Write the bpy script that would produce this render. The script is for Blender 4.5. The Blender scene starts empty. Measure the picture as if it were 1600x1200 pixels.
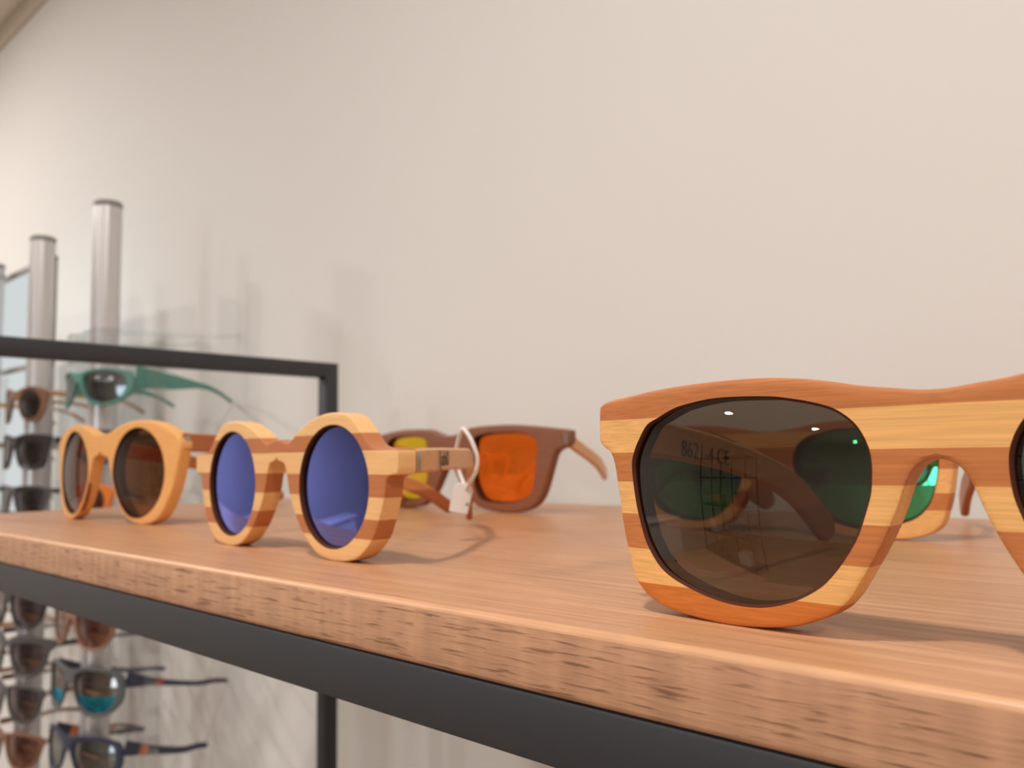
import bpy, bmesh, math, random
from mathutils import Vector, Matrix

# ------------------------------------------------------------------ basics
K = 0.00078            # one drawing unit is 0.78 mm
SHELF_Z = 1.40         # the shelf top stands this far above the floor (metres)
SC = bpy.context.scene
COL = SC.collection
FLOOR = -SHELF_Z / K   # floor height in drawing units
CEIL = 1236.0
WALL_Y = 505.0


def W(x, y, z):
    return Vector((x * K, y * K, z * K + SHELF_Z))


def tag(o, label=None, cat=None, group=None, kind=None):
    if label:
        o['label'] = label
    if cat:
        o['category'] = cat
    if group:
        o['group'] = group
    if kind:
        o['kind'] = kind
    return o


def empty(name, loc, rz=0.0, label=None, cat=None, group=None):
    o = bpy.data.objects.new(name, None)
    o.empty_display_size = 0.01
    o.location = W(*loc)
    o.rotation_euler = (0, 0, rz)
    COL.objects.link(o)
    return tag(o, label, cat, group)


def link(name, me, mats, parent=None, loc=None, sharp=35):
    if not isinstance(mats, (list, tuple)):
        mats = [mats]
    for m in mats:
        me.materials.append(m)
    for p in me.polygons:
        p.use_smooth = True
    me.set_sharp_from_angle(angle=math.radians(sharp))
    o = bpy.data.objects.new(name, me)
    COL.objects.link(o)
    if parent is not None:
        o.parent = parent
    if loc is not None:
        o.location = W(*loc)
    return o


def finish(bm, name, mats, parent=None, loc=None, sharp=35):
    bmesh.ops.recalc_face_normals(bm, faces=bm.faces)
    me = bpy.data.meshes.new(name)
    bm.to_mesh(me)
    bm.free()
    return link(name, me, mats, parent, loc, sharp)


def addbox(bm, x0, x1, y0, y1, z0, z1, bev=0.0, seg=2):
    vs = [bm.verts.new((x * K, y * K, z * K)) for x in (x0, x1) for y in (y0, y1) for z in (z0, z1)]
    f = [(0, 1, 3, 2), (4, 6, 7, 5), (0, 4, 5, 1), (2, 3, 7, 6), (0, 2, 6, 4), (1, 5, 7, 3)]
    fs = [bm.faces.new([vs[i] for i in q]) for q in f]
    if bev > 0:
        es = list({e for q in fs for e in q.edges})
        bmesh.ops.bevel(bm, geom=es, offset=bev * K, segments=seg, affect='EDGES', profile=0.5)


def box(name, mats, x0, x1, y0, y1, z0, z1, bev=0.0, parent=None, loc=None, seg=2):
    bm = bmesh.new()
    addbox(bm, x0, x1, y0, y1, z0, z1, bev, seg)
    return finish(bm, name, mats, parent, loc)


def catmull(pts, n, closed=False):
    """resample a polyline by arc length along a Catmull-Rom curve"""
    P = [Vector(p) for p in pts]
    m = len(P)
    seg = []
    rng = m if closed else m - 1
    for i in range(rng):
        if closed:
            a, b, c, d = P[(i - 1) % m], P[i], P[(i + 1) % m], P[(i + 2) % m]
        else:
            b, c = P[i], P[i + 1]
            a = P[i - 1] if i > 0 else b * 2 - c
            d = P[i + 2] if i + 2 < m else c * 2 - b
        for k in range(12):
            t = k / 12
            seg.append(0.5 * ((2 * b) + (c - a) * t + (2 * a - 5 * b + 4 * c - d) * t * t + (3 * b - a - 3 * c + d) * t ** 3))
    seg.append(P[0].copy() if closed else P[-1].copy())
    L = [0.0]
    for i in range(1, len(seg)):
        L.append(L[-1] + (seg[i] - seg[i - 1]).length)
    out = []
    tot = L[-1]
    cnt = n if closed else n - 1
    j = 0
    for k in range(n):
        s = tot * k / cnt
        while j < len(L) - 2 and L[j + 1] < s:
            j += 1
        d = L[j + 1] - L[j]
        t = (s - L[j]) / d if d > 1e-9 else 0
        out.append(seg[j].lerp(seg[j + 1], min(max(t, 0), 1)))
    return out


# ------------------------------------------------------------------ materials
def mat(name):
    m = bpy.data.materials.new(name)
    m.use_nodes = True
    nt = m.node_tree
    nt.nodes.clear()
    out = nt.nodes.new('ShaderNodeOutputMaterial')
    return m, nt, out


def lin(r, g, b):
    f = lambda c: ((c / 255 + 0.055) / 1.055) ** 2.4 if c / 255 > 0.04045 else c / 255 / 12.92
    return (f(r), f(g), f(b), 1.0)


def plain(name, col, rough=0.5, metal=0.0, spec=0.5, var=0.0, vscale=40.0, alpha=None):
    m, nt, out = mat(name)
    b = nt.nodes.new('ShaderNodeBsdfPrincipled')
    b.inputs['Base Color'].default_value = col
    b.inputs['Roughness'].default_value = rough
    b.inputs['Metallic'].default_value = metal
    b.inputs['Specular IOR Level'].default_value = spec
    if var > 0:
        tc = nt.nodes.new('ShaderNodeTexCoord')
        n = nt.nodes.new('ShaderNodeTexNoise')
        n.inputs['Scale'].default_value = vscale
        n.inputs['Detail'].default_value = 4
        nt.links.new(tc.outputs['Object'], n.inputs['Vector'])
        mx = nt.nodes.new('ShaderNodeMix')
        mx.data_type = 'RGBA'
        mx.blend_type = 'MULTIPLY'
        mx.inputs[0].default_value = 1.0
        mr = nt.nodes.new('ShaderNodeMapRange')
        mr.inputs['From Min'].default_value = 0.3
        mr.inputs['From Max'].default_value = 0.7
        mr.inputs['To Min'].default_value = 1 - var
        mr.inputs['To Max'].default_value = 1 + var * 0.3
        nt.links.new(n.outputs['Fac'], mr.inputs['Value'])
        mx.inputs['A'].default_value = col
        nt.links.new(mr.outputs['Result'], mx.inputs['B'])
        nt.links.new(mx.outputs['Result'], b.inputs['Base Color'])
    nt.links.new(b.outputs['BSDF'], out.inputs['Surface'])
    return m


def emitter(name, col, strength):
    m, nt, out = mat(name)
    e = nt.nodes.new('ShaderNodeEmission')
    e.inputs['Color'].default_value = col
    e.inputs['Strength'].default_value = strength
    nt.links.new(e.outputs['Emission'], out.inputs['Surface'])
    return m


def lens_mat(name, tint, refl, fac, fres=0.8, rough=0.0, ior=1.5, low=None):
    """thin sunglass lens: tinted see-through plus mirror coating"""
    m, nt, out = mat(name)
    t = nt.nodes.new('ShaderNodeBsdfTransparent')
    t.inputs['Color'].default_value = (*tint, 1)
    g = nt.nodes.new('ShaderNodeBsdfGlossy')
    g.inputs['Color'].default_value = (*refl, 1)
    g.inputs['Roughness'].default_value = rough
    fr = nt.nodes.new('ShaderNodeFresnel')
    geo = nt.nodes.new('ShaderNodeNewGeometry')
    im = nt.nodes.new('ShaderNodeMapRange')     # the same reflectance from inside the thin sheet as from outside
    im.inputs['To Min'].default_value = ior
    im.inputs['To Max'].default_value = 1 / ior
    nt.links.new(geo.outputs['Backfacing'], im.inputs['Value'])
    nt.links.new(im.outputs['Result'], fr.inputs['IOR'])
    ma = nt.nodes.new('ShaderNodeMath')
    ma.operation = 'MULTIPLY_ADD'
    ma.use_clamp = True
    ma.inputs[1].default_value = fres
    ma.inputs[2].default_value = fac
    nt.links.new(fr.outputs['Fac'], ma.inputs[0])
    if low:          # glossy colour blends to a second one low on the lens: (height, colour)
        tc = nt.nodes.new('ShaderNodeTexCoord')
        sp = nt.nodes.new('ShaderNodeSeparateXYZ')
        nt.links.new(tc.outputs['Object'], sp.inputs['Vector'])
        mr = nt.nodes.new('ShaderNodeMapRange')
        mr.inputs['From Min'].default_value = low[0] * K
        mr.inputs['From Max'].default_value = (low[0] - 4) * K
        nt.links.new(sp.outputs['Z'], mr.inputs['Value'])
        mc = nt.nodes.new('ShaderNodeMix')
        mc.data_type = 'RGBA'
        mc.inputs['A'].default_value = (*refl, 1)
        mc.inputs['B'].default_value = (*low[1], 1)
        nt.links.new(mr.outputs['Result'], mc.inputs[0])
        nt.links.new(mc.outputs['Result'], g.inputs['Color'])
    mx = nt.nodes.new('ShaderNodeMixShader')
    nt.links.new(ma.outputs['Value'], mx.inputs['Fac'])
    nt.links.new(t.outputs['BSDF'], mx.inputs[1])
    nt.links.new(g.outputs['BSDF'], mx.inputs[2])
    nt.links.new(mx.outputs['Shader'], out.inputs['Surface'])
    return m


def wood_layers(name, bands, top_u, rough=0.42, grain=(0.35, 22.0), amount=0.10, axis='X', bump=0.10, fine=0.10, spec=0.4):
    """laminated wood: flat layers by height (object z, in drawing units) and fine grain along one axis.
    bands: list of (z_start_u, colour) from the bottom up."""
    m, nt, out = mat(name)
    tc = nt.nodes.new('ShaderNodeTexCoord')
    b = nt.nodes.new('ShaderNodeBsdfPrincipled')
    b.inputs['Roughness'].default_value = rough
    b.inputs['Specular IOR Level'].default_value = spec
    sep = nt.nodes.new('ShaderNodeSeparateXYZ')
    nt.links.new(tc.outputs['Object'], sep.inputs['Vector'])
    # a slow waviness of the glue lines
    wn = nt.nodes.new('ShaderNodeTexNoise')
    wn.inputs['Scale'].default_value = 25
    wn.inputs['Detail'].default_value = 1
    nt.links.new(tc.outputs['Object'], wn.inputs['Vector'])
    wa = nt.nodes.new('ShaderNodeMath')
    wa.operation = 'MULTIPLY_ADD'
    wa.inputs[1].default_value = 0.6 * K
    nt.links.new(wn.outputs['Fac'], wa.inputs[0])
    nt.links.new(sep.outputs['Z'], wa.inputs[2])
    mr = nt.nodes.new('ShaderNodeMapRange')
    mr.inputs['From Min'].default_value = 0
    mr.inputs['From Max'].default_value = top_u * K
    nt.links.new(wa.outputs['Value'], mr.inputs['Value'])
    cr = nt.nodes.new('ShaderNodeValToRGB')
    cr.color_ramp.interpolation = 'CONSTANT'
    el = cr.color_ramp.elements
    while len(el) > 1:
        el.remove(el[-1])
    el[0].position = 0.0
    el[0].color = bands[0][1]
    for z, c in bands[1:]:
        e = el.new(min(max(z / top_u, 0), 1))
        e.color = c
    nt.links.new(mr.outputs['Result'], cr.inputs['Fac'])
    mp = nt.nodes.new('ShaderNodeMapping')
    gl, gz = grain
    mp.inputs['Scale'].default_value = (gl / 0.01, gz / 0.01, gz / 0.01) if axis == 'X' else (gz / 0.01, gl / 0.01, gz / 0.01)
    nt.links.new(tc.outputs['Object'], mp.inputs['Vector'])
    n1 = nt.nodes.new('ShaderNodeTexNoise')
    n1.inputs['Scale'].default_value = 1.0
    n1.inputs['Detail'].default_value = 5
    n1.inputs['Distortion'].default_value = 0.35
    nt.links.new(mp.outputs['Vector'], n1.inputs['Vector'])
    r1 = nt.nodes.new('ShaderNodeMapRange')
    r1.inputs['From Min'].default_value = 0.3
    r1.inputs['From Max'].default_value = 0.68
    r1.inputs['To Min'].default_value = 1 - amount * 2
    r1.inputs['To Max'].default_value = 1 + amount * 0.5
    nt.links.new(n1.outputs['Fac'], r1.inputs['Value'])
    mx = nt.nodes.new('ShaderNodeMix')
    mx.data_type = 'RGBA'
    mx.blend_type = 'MULTIPLY'
    mx.inputs[0].default_value = 1.0
    nt.links.new(cr.outputs['Color'], mx.inputs['A'])
    nt.links.new(r1.outputs['Result'], mx.inputs['B'])
    nt.links.new(mx.outputs['Result'], b.inputs['Base Color'])
    bp = nt.nodes.new('ShaderNodeBump')
    bp.inputs['Strength'].default_value = bump
    bp.inputs['Distance'].default_value = 0.0002
    nt.links.new(n1.outputs['Fac'], bp.inputs['Height'])
    nt.links.new(bp.outputs['Normal'], b.inputs['Normal'])
    nt.links.new(b.outputs['BSDF'], out.inputs['Surface'])
    return m


def oak(name, base, dark, pale, fleck=0.5, rough=0.42, gx=0.12, gy=4.5, dark_lo=0.58, dark_hi=0.68, bump=0.25, spec=0.5, pore=4, ray=(0.9, 0.5, 0.05)):
    """oak-look laminate with pores and streaks along x"""
    m, nt, out = mat(name)
    tc = nt.nodes.new('ShaderNodeTexCoord')
    b = nt.nodes.new('ShaderNodeBsdfPrincipled')
    b.inputs['Specular IOR Level'].default_value = spec

    def noise(sx, s, detail, dist=0.0):
        mp = nt.nodes.new('ShaderNodeMapping')
        mp.inputs['Scale'].default_value = (sx * 100, s * 100, s * 100)
        nt.links.new(tc.outputs['Object'], mp.inputs['Vector'])
        n = nt.nodes.new('ShaderNodeTexNoise')
        n.inputs['Scale'].default_value = 1
        n.inputs['Detail'].default_value = detail
        n.inputs['Distortion'].default_value = dist
        nt.links.new(mp.outputs['Vector'], n.inputs['Vector'])
        return n

    n1 = noise(gx, gy, 3, 0.5)        # broad streaks
    n2 = noise(gx * pore, gy * 5, 5, 0.4)    # pores
    n3 = noise(gx * 9, gy * 9, 3)    # hair-fine fibre
    n4 = noise(ray[0], ray[1], 1)        # cross rays
    r1 = nt.nodes.new('ShaderNodeValToRGB')
    r1.color_ramp.elements[0].position = 0.32
    r1.color_ramp.elements[0].color = pale
    r1.color_ramp.elements[1].position = 0.62
    r1.color_ramp.elements[1].color = base
    nt.links.new(n1.outputs['Fac'], r1.inputs['Fac'])
    r2 = nt.nodes.new('ShaderNodeMapRange')
    r2.inputs['From Min'].default_value = dark_lo
    r2.inputs['From Max'].default_value = dark_hi
    r2.inputs['To Max'].default_value = fleck
    nt.links.new(n2.outputs['Fac'], r2.inputs['Value'])
    mx = nt.nodes.new('ShaderNodeMix')
    mx.data_type = 'RGBA'
    nt.links.new(r2.outputs['Result'], mx.inputs[0])
    nt.links.new(r1.outputs['Color'], mx.inputs['A'])
    mx.inputs['B'].default_value = dark
    r3 = nt.nodes.new('ShaderNodeMapRange')
    r3.inputs['From Min'].default_value = 0.3
    r3.inputs['From Max'].default_value = 0.7
    r3.inputs['To Min'].default_value = 0.93
    r3.inputs['To Max'].default_value = 1.05
    nt.links.new(n3.outputs['Fac'], r3.inputs['Value'])
    m2 = nt.nodes.new('ShaderNodeMix')
    m2.data_type = 'RGBA'
    m2.blend_type = 'MULTIPLY'
    m2.inputs[0].default_value = 1
    nt.links.new(mx.outputs['Result'], m2.inputs['A'])
    nt.links.new(r3.outputs['Result'], m2.inputs['B'])
    r4 = nt.nodes.new('ShaderNodeMapRange')
    r4.inputs['From Min'].default_value = 0.35
    r4.inputs['From Max'].default_value = 0.65
    r4.inputs['To Min'].default_value = 1 - ray[2]
    r4.inputs['To Max'].default_value = 1 + ray[2]
    nt.links.new(n4.outputs['Fac'], r4.inputs['Value'])
    m3 = nt.nodes.new('ShaderNodeMix')
    m3.data_type = 'RGBA'
    m3.blend_type = 'MULTIPLY'
    m3.inputs[0].default_value = 1
    nt.links.new(m2.outputs['Result'], m3.inputs['A'])
    nt.links.new(r4.outputs['Result'], m3.inputs['B'])
    nt.links.new(m3.outputs['Result'], b.inputs['Base Color'])
    b.inputs['Roughness'].default_value = rough
    bp = nt.nodes.new('ShaderNodeBump')
    bp.inputs['Strength'].default_value = bump
    bp.inputs['Distance'].default_value = 0.00025
    nt.links.new(n2.outputs['Fac'], bp.inputs['Height'])
    nt.links.new(bp.outputs['Normal'], b.inputs['Normal'])
    nt.links.new(b.outputs['BSDF'], out.inputs['Surface'])
    return m


def clear_mat(name, tint=(0.97, 0.98, 0.98), fac=0.0):
    return lens_mat(name, tint, (1, 1, 1), fac, 0.9, 0.02)


M = {}
M['wall'] = plain('wall_paint', lin(226, 223, 219), 0.85, spec=0.2, var=0.03, vscale=1.3)
M['wall_far'] = plain('far_wall_paint', lin(224, 218, 212), 0.9, spec=0.2)
M['ceiling'] = plain('ceiling_paint', lin(236, 231, 225), 0.9, spec=0.2)
M['trim'] = plain('grey_cornice_paint', lin(205, 193, 178), 0.8, spec=0.2)
M['black_metal'] = plain('black_powder_coat', lin(52, 53, 57), 0.5, spec=0.4, var=0.05, vscale=900)
M['alu'] = plain('brushed_aluminium', lin(214, 211, 211), 0.3, metal=0.55, spec=0.5)
M['alu_dark'] = plain('grey_plastic', lin(150, 146, 144), 0.5)
M['alu_groove'] = plain('dark_groove', lin(120, 117, 116), 0.55)
M['clear'] = clear_mat('clear_acrylic')
M['clear_frame'] = clear_mat('clear_frame_plastic', (0.93, 0.95, 0.955), 0.03)
M['steel'] = plain('steel_hinge', lin(170, 165, 160), 0.3, metal=0.9)
M['white_plastic'] = plain('white_tag_plastic', lin(235, 228, 222), 0.4)
M['ink'] = plain('dark_ink', lin(60, 48, 42), 0.7)
M['ink_grey'] = plain('faded_print', lin(38, 26, 20), 0.7)
M['oak_top'] = oak('oak_laminate_top', lin(184, 132, 94), lin(132, 88, 58), lin(202, 152, 112), fleck=0.5, rough=0.36, gx=0.06, gy=4.0, bump=0.7, pore=9, ray=(0.5, 0.5, 0.03))
M['oak_edge'] = oak('oak_laminate_edge', lin(188, 140, 108), lin(112, 74, 48), lin(198, 152, 118), fleck=0.75, rough=0.5, gx=0.06, gy=2.2, dark_lo=0.55, dark_hi=0.66, bump=0.4, pore=13, ray=(1.5, 0.06, 0.10))
M['oak_arris_highlight'] = oak('pale_edge_with_highlight', lin(208, 157, 116), lin(170, 120, 84), lin(216, 166, 124), fleck=0.2, rough=0.4, gx=0.06, gy=4.0, bump=0.2)  # paler edge band, with the bright edge highlight put into its colour
LIGHT = lin(240, 182, 112)
BROWN = lin(198, 122, 68)
DEEP = lin(206, 118, 52)
LIGHT2 = lin(240, 190, 130)
BROWN2 = lin(190, 118, 72)
M['wood_striped'] = wood_layers('striped_laminated_bamboo', [(0, DEEP), (8.1, LIGHT), (17.0, BROWN), (25.9, LIGHT), (34.6, BROWN), (42.6, LIGHT), (51.7, BROWN)], 65)
M['wood_striped_round'] = wood_layers('striped_laminated_maple', [(0, LIGHT2), (10.2, BROWN2), (18.2, LIGHT2), (26.7, BROWN2), (35.8, LIGHT2), (45.0, BROWN2), (52.2, LIGHT2)], 65, grain=(0.4, 22.0), amount=0.06)
M['wood_striped_green'] = wood_layers('striped_laminated_cherry', [(0, LIGHT), (14.5, BROWN), (22.5, LIGHT), (33.5, BROWN), (44, LIGHT), (52, BROWN)], 65)
M['groove'] = plain('dark_wood_groove', lin(78, 44, 32), 0.8, spec=0.1)  # darker brown for the inner walls of the lens holes
M['wood_plain'] = wood_layers('plain_light_bamboo', [(0, lin(240, 180, 112)), (30, lin(240, 178, 108))], 65, amount=0.07)
M['wood_dark'] = wood_layers('dark_walnut', [(0, lin(142, 88, 62)), (30, lin(138, 90, 68))], 65, amount=0.10)
M['wood_temple'] = wood_layers('temple_light_wood', [(0, lin(226, 170, 116)), (60, lin(226, 170, 116))], 65, axis='Y', amount=0.06)
M['wood_temple_two'] = wood_layers('temple_two_tone_wood', [(0, lin(176, 100, 56)), (20, lin(214, 142, 84)), (33, lin(222, 170, 122))], 65, axis='Y', amount=0.06)
M['wood_temple_brown'] = wood_layers('temple_brown_wood', [(0, lin(176, 104, 62)), (60, lin(176, 104, 62))], 65, axis='Y', amount=0.08)
M['wood_temple_dark'] = wood_layers('temple_walnut_wood', [(0, lin(150, 98, 70)), (60, lin(150, 98, 70))], 65, axis='Y', amount=0.08)
M['lens_smoke'] = lens_mat('smoke_grey_lens', (0.37, 0.335, 0.30), (1, 0.98, 0.95), 0.045, 1.0)
M['lens_blue'] = lens_mat('blue_mirror_lens', (0.42, 0.26, 0.50), (0.24, 0.31, 0.98), 0.84, 0.3)
M['lens_brown'] = lens_mat('brown_lens', (0.55, 0.35, 0.22), (1, 1, 1), 0.01, 0.9)
M['lens_orange'] = lens_mat('orange_lens', (1.0, 0.45, 0.13), (1.0, 0.36, 0.10), 0.22, 0.4)
M['lens_orange_angled'] = lens_mat('orange_lens_angled', (0.97, 0.82, 0.22), (1.0, 0.55, 0.12), 0.12, 0.4)  # orange lens again, its yellower look at that angle put into the tint
M['lens_green'] = lens_mat('green_mirror_lens', (0.50, 0.38, 0.43), (0.09, 0.80, 0.38), 0.6, 0.3)
M['lens_dark'] = lens_mat('dark_grey_lens', (0.34, 0.32, 0.32), (1, 1, 1), 0.04, 0.9, 0.05)
M['lens_grad'] = lens_mat('grey_violet_lens', (0.44, 0.38, 0.40), (1, 1, 1), 0.04, 0.9, 0.05)
M['lens_sky'] = lens_mat('sky_blue_mirror_lens', (0.36, 0.34, 0.33), (0.34, 0.31, 0.30), 0.7, 0.3, 0.05, low=(30, (0.04, 0.55, 1.0)))
M['lens_sport'] = lens_mat('grey_sport_lens', (0.42, 0.42, 0.42), (0.9, 0.95, 1), 0.12, 0.9, 0.05)
M['lens_rose'] = lens_mat('brown_rose_lens', (0.55, 0.36, 0.30), (1, 1, 1), 0.04, 0.9, 0.05)
M['pl_black'] = plain('black_plastic', lin(52, 48, 50), 0.35)
M['pl_grey'] = plain('charcoal_plastic', lin(84, 82, 84), 0.4)
M['pl_brown'] = plain('brown_tortoise_plastic', lin(140, 98, 74), 0.35, var=0.3, vscale=120)
M['pl_tan'] = plain('tan_plastic', lin(190, 140, 96), 0.35)
M['pl_orange'] = plain('amber_plastic', lin(214, 150, 90), 0.35)
M['pl_teal'] = plain('teal_plastic', lin(88, 142, 130), 0.4)
M['pl_navy'] = plain('navy_plastic', lin(52, 58, 82), 0.4)
M['pl_red'] = plain('red_rubber', lin(232, 66, 84), 0.5)
M['pl_redd'] = plain('dull_red_rubber', lin(165, 70, 70), 0.5)
M['pl_or2'] = plain('orange_rubber', lin(222, 120, 50), 0.5)
M['pl_rust'] = plain('rust_plastic', lin(150, 106, 84), 0.4, var=0.2, vscale=150)
M['pl_slate'] = plain('slate_plastic', lin(92, 96, 98), 0.4)
M['panel_white'] = emitter('emissive_white_panel', (0.88, 0.93, 0.93, 1), 1.12)
M['lamp_glow'] = emitter('lamp_disc', (1.0, 0.93, 0.83, 1), 14.0)
M['floor'] = oak('oak_floor', lin(176, 148, 122), lin(112, 84, 64), lin(190, 160, 132), rough=0.45, gx=0.01, gy=0.2)
M['glass'] = clear_mat('window_glass', (0.95, 0.97, 0.97), 0.02)

# ------------------------------------------------------------------ the room
RX0, RX1, RY0 = -5200.0, 3000.0, -7600.0


def struct(name, mats, *b, **kw):
    o = box(name, mats, *b, **kw)
    o['kind'] = 'structure'
    o.location = W(0, 0, 0)
    return o


struct('floor', M['floor'], RX0, RX1, RY0, WALL_Y, FLOOR - 60, FLOOR)
struct('ceiling', M['ceiling'], RX0, RX1, RY0, WALL_Y + 120, CEIL, CEIL + 60)
struct('wall_back', M['wall'], RX0, RX1, WALL_Y, WALL_Y + 120, FLOOR, CEIL)
struct('wall_left', M['wall_far'], RX0 - 120, RX0, RY0, WALL_Y + 120, FLOOR, CEIL)
struct('wall_right', M['wall_far'], RX1, RX1 + 120, RY0, WALL_Y + 120, FLOOR, CEIL)
struct('trim_1', M['trim'], RX0, RX1, WALL_Y - 8, WALL_Y + 0.5, 1172, CEIL, bev=2)
# the front wall of the shop; its window is added to let in cool daylight
WX0, WX1, WZ0, WZ1 = 900.0, 2800.0, -1500.0, 700.0
bm = bmesh.new()
addbox(bm, RX0, WX0, RY0 - 120, RY0, FLOOR, CEIL)
addbox(bm, WX1, RX1, RY0 - 120, RY0, FLOOR, CEIL)
addbox(bm, WX0, WX1, RY0 - 120, RY0, WZ1, CEIL)
addbox(bm, WX0, WX1, RY0 - 120, RY0, FLOOR, WZ0)
o = finish(bm, 'wall_front', M['wall_far'])
o.location = W(0, 0, 0)
o['kind'] = 'structure'
bm = bmesh.new()
addbox(bm, WX0, WX1, RY0 - 70, RY0 - 62, WZ0, WZ1)
g = finish(bm, 'window_added', M['glass'])
g.location = W(0, 0, 0)
g['kind'] = 'structure'
bm = bmesh.new()
for x in (WX0 + 25, (WX0 + WX1) / 2, WX1 - 25):
    addbox(bm, x - 25, x + 25, RY0 - 90, RY0 - 40, WZ0, WZ1)
for z in (WZ0 + 25, WZ1 - 25):
    addbox(bm, WX0, WX1, RY0 - 90, RY0 - 40, z - 25, z + 25)
fr = finish(bm, 'window_added_frame', M['black_metal'], g)

# ------------------------------------------------------------------ display shelf
SX0, SX1, SD = -802.0, 520.0, 403.0
TUBE = 16.7
shelf = empty('display_shelf', (0, 0, FLOOR), label='oak topped display shelf in a black square tube frame, carrying the wooden sunglasses', cat='shelf')
shelf.location = W(0, 0, FLOOR)


def under(o):
    """keep an object modelled in shelf-top coordinates under the shelf root"""
    o.parent = shelf
    o.location = Vector((0, 0, -FLOOR * K))
    return o


# board: top and the edge band are faces of one plank
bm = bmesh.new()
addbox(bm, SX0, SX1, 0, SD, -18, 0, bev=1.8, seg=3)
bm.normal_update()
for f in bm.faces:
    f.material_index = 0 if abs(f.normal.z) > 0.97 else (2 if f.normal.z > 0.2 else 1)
bd = finish(bm, 'shelf_board', [M['oak_top'], M['oak_edge'], M['oak_arris_highlight']])
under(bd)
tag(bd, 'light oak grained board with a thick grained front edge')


def tube(name, x0, x1, y0, y1, z0, z1):
    o = box(name, M['black_metal'], x0, x1, y0, y1, z0, z1, bev=1.2)
    return under(o)


ZT = 150.7
tube('front_rail', SX0, SX1, 0.4, 0.4 + TUBE, -18 - TUBE - 0.4, -18)
tube('back_rail', SX0, SX1, SD - TUBE, SD, -18 - TUBE, -18)
for xa in (SX0 - TUBE, SX1):
    xb = xa + TUBE
    tube('post', xa, xb, SD - TUBE, SD, FLOOR, ZT)
    tube('post', xa, xb, 0, TUBE, FLOOR, ZT)
    tube('top_rail', xa, xb, TUBE, SD - TUBE, ZT - 16.8, ZT)
    tube('side_rail', xa, xb, TUBE, SD - TUBE, -18 - TUBE, -18)

# ------------------------------------------------------------------ sunglasses builder
def half_front(outer, lens, t, R, bev, N=120):
    """half of a spectacle front: returns bmesh in local units. outer: open list of (x,z) from the top centre round to
    the nose centre; lens: closed list."""
    out = catmull([Vector((a, b)) for a, b in outer], N)
    out[0].x = 0
    out[-1].x = 0
    ztop, zbot = out[0].y, out[-1].y
    nc = 5
    z0, z1 = zbot + bev * 1.3, ztop - bev * 1.3
    centre = [Vector((0, z0 + (z1 - z0) * k / (nc - 1))) for k in range(nc)]
    L = catmull([Vector((a, b)) for a, b in lens], 240, True)
    c = sum(L, Vector((0, 0))) / len(L)
    pol = sorted([(math.atan2(p.y - c.y, p.x - c.x), (p - c).length) for p in L])

    def rad(th):
        n = len(pol)
        for i in range(n):
            a0, r0 = pol[i - 1] if i else (pol[-1][0] - 2 * math.pi, pol[-1][1])
            a1, r1 = pol[i]
            if a0 <= th <= a1:
                f = (th - a0) / (a1 - a0) if a1 > a0 else 0
                return r0 + (r1 - r0) * f
        a0, r0 = pol[-1]
        a1, r1 = pol[0][0] + 2 * math.pi, pol[0][1]
        return r0 + (r1 - r0) * (th - a0) / (a1 - a0)

    st = [(p, False) for p in out] + [(p, True) for p in centre]
    n = len(st)
    rings = []
    for i, (p, isc) in enumerate(st):
        th = math.atan2(p.y - c.y, p.x - c.x)
        inn = c + Vector((math.cos(th), math.sin(th))) * min(rad(th), (p - c).length * 0.93)
        d = (p - inn)
        dn = d.normalized()
        if isc:
            nb = Vector((0, 0))
            bo = 0
        elif i == 0:
            nb, bo = Vector((0, -1)), bev
        elif i == len(out) - 1:
            nb, bo = Vector((0, 1)), bev
        else:
            tn = (st[i + 1][0] - st[i - 1][0]).normalized()
            nb = Vector((tn.y, -tn.x))
            if nb.dot(inn - p) < 0:
                nb = -nb
            bo = min(bev, d.length * 0.3)
        bi = min(0.7, d.length * 0.2)
        sec = []
        A = inn + dn * bi
        B = p + nb * bo
        sec.append((A, 0.0))
        sec.append((A.lerp(B, 0.33), 0.0))
        sec.append((A.lerp(B, 0.67), 0.0))
        sec.append((B, 0.0))
        sec.append((p + nb * bo * 0.3, bo * 0.3))
        sec.append((p, bo))
        sec.append((p, t - bo))
        sec.append((p + nb * bo * 0.3, t - bo * 0.3))
        sec.append((B, t))
        sec.append((A, t))
        sec.append((inn, t - bi))
        sec.append((inn, bi))
        rings.append(sec)
    bm = bmesh.new()
    V = []
    for sec in rings:
        V.append([bm.verts.new((q.x * K, (y + q.x * q.x / (2 * R)) * K, q.y * K)) for q, y in sec])
    m = len(rings[0])
    for i in range(n):
        j = (i + 1) % n
        ci = st[i][1] or i in (0, len(out) - 1)
        cj = st[j][1] or j in (0, len(out) - 1)
        cc = (st[i][1] or st[j][1]) and ci and cj
        for k in range(m):
            l = (k + 1) % m
            if cc and 3 <= k <= 7:
                continue
            vs = [V[i][k], V[j][k], V[j][l], V[i][l]]
            u = []
            for v in vs:
                if v not in u:
                    u.append(v)
            if len(u) > 2:
                try:
                    nf = bm.faces.new(u)
                    nf.material_index = 1 if k in (9, 10, 11) else 0
                except ValueError:
                    pass
    return bm, L, c


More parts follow.
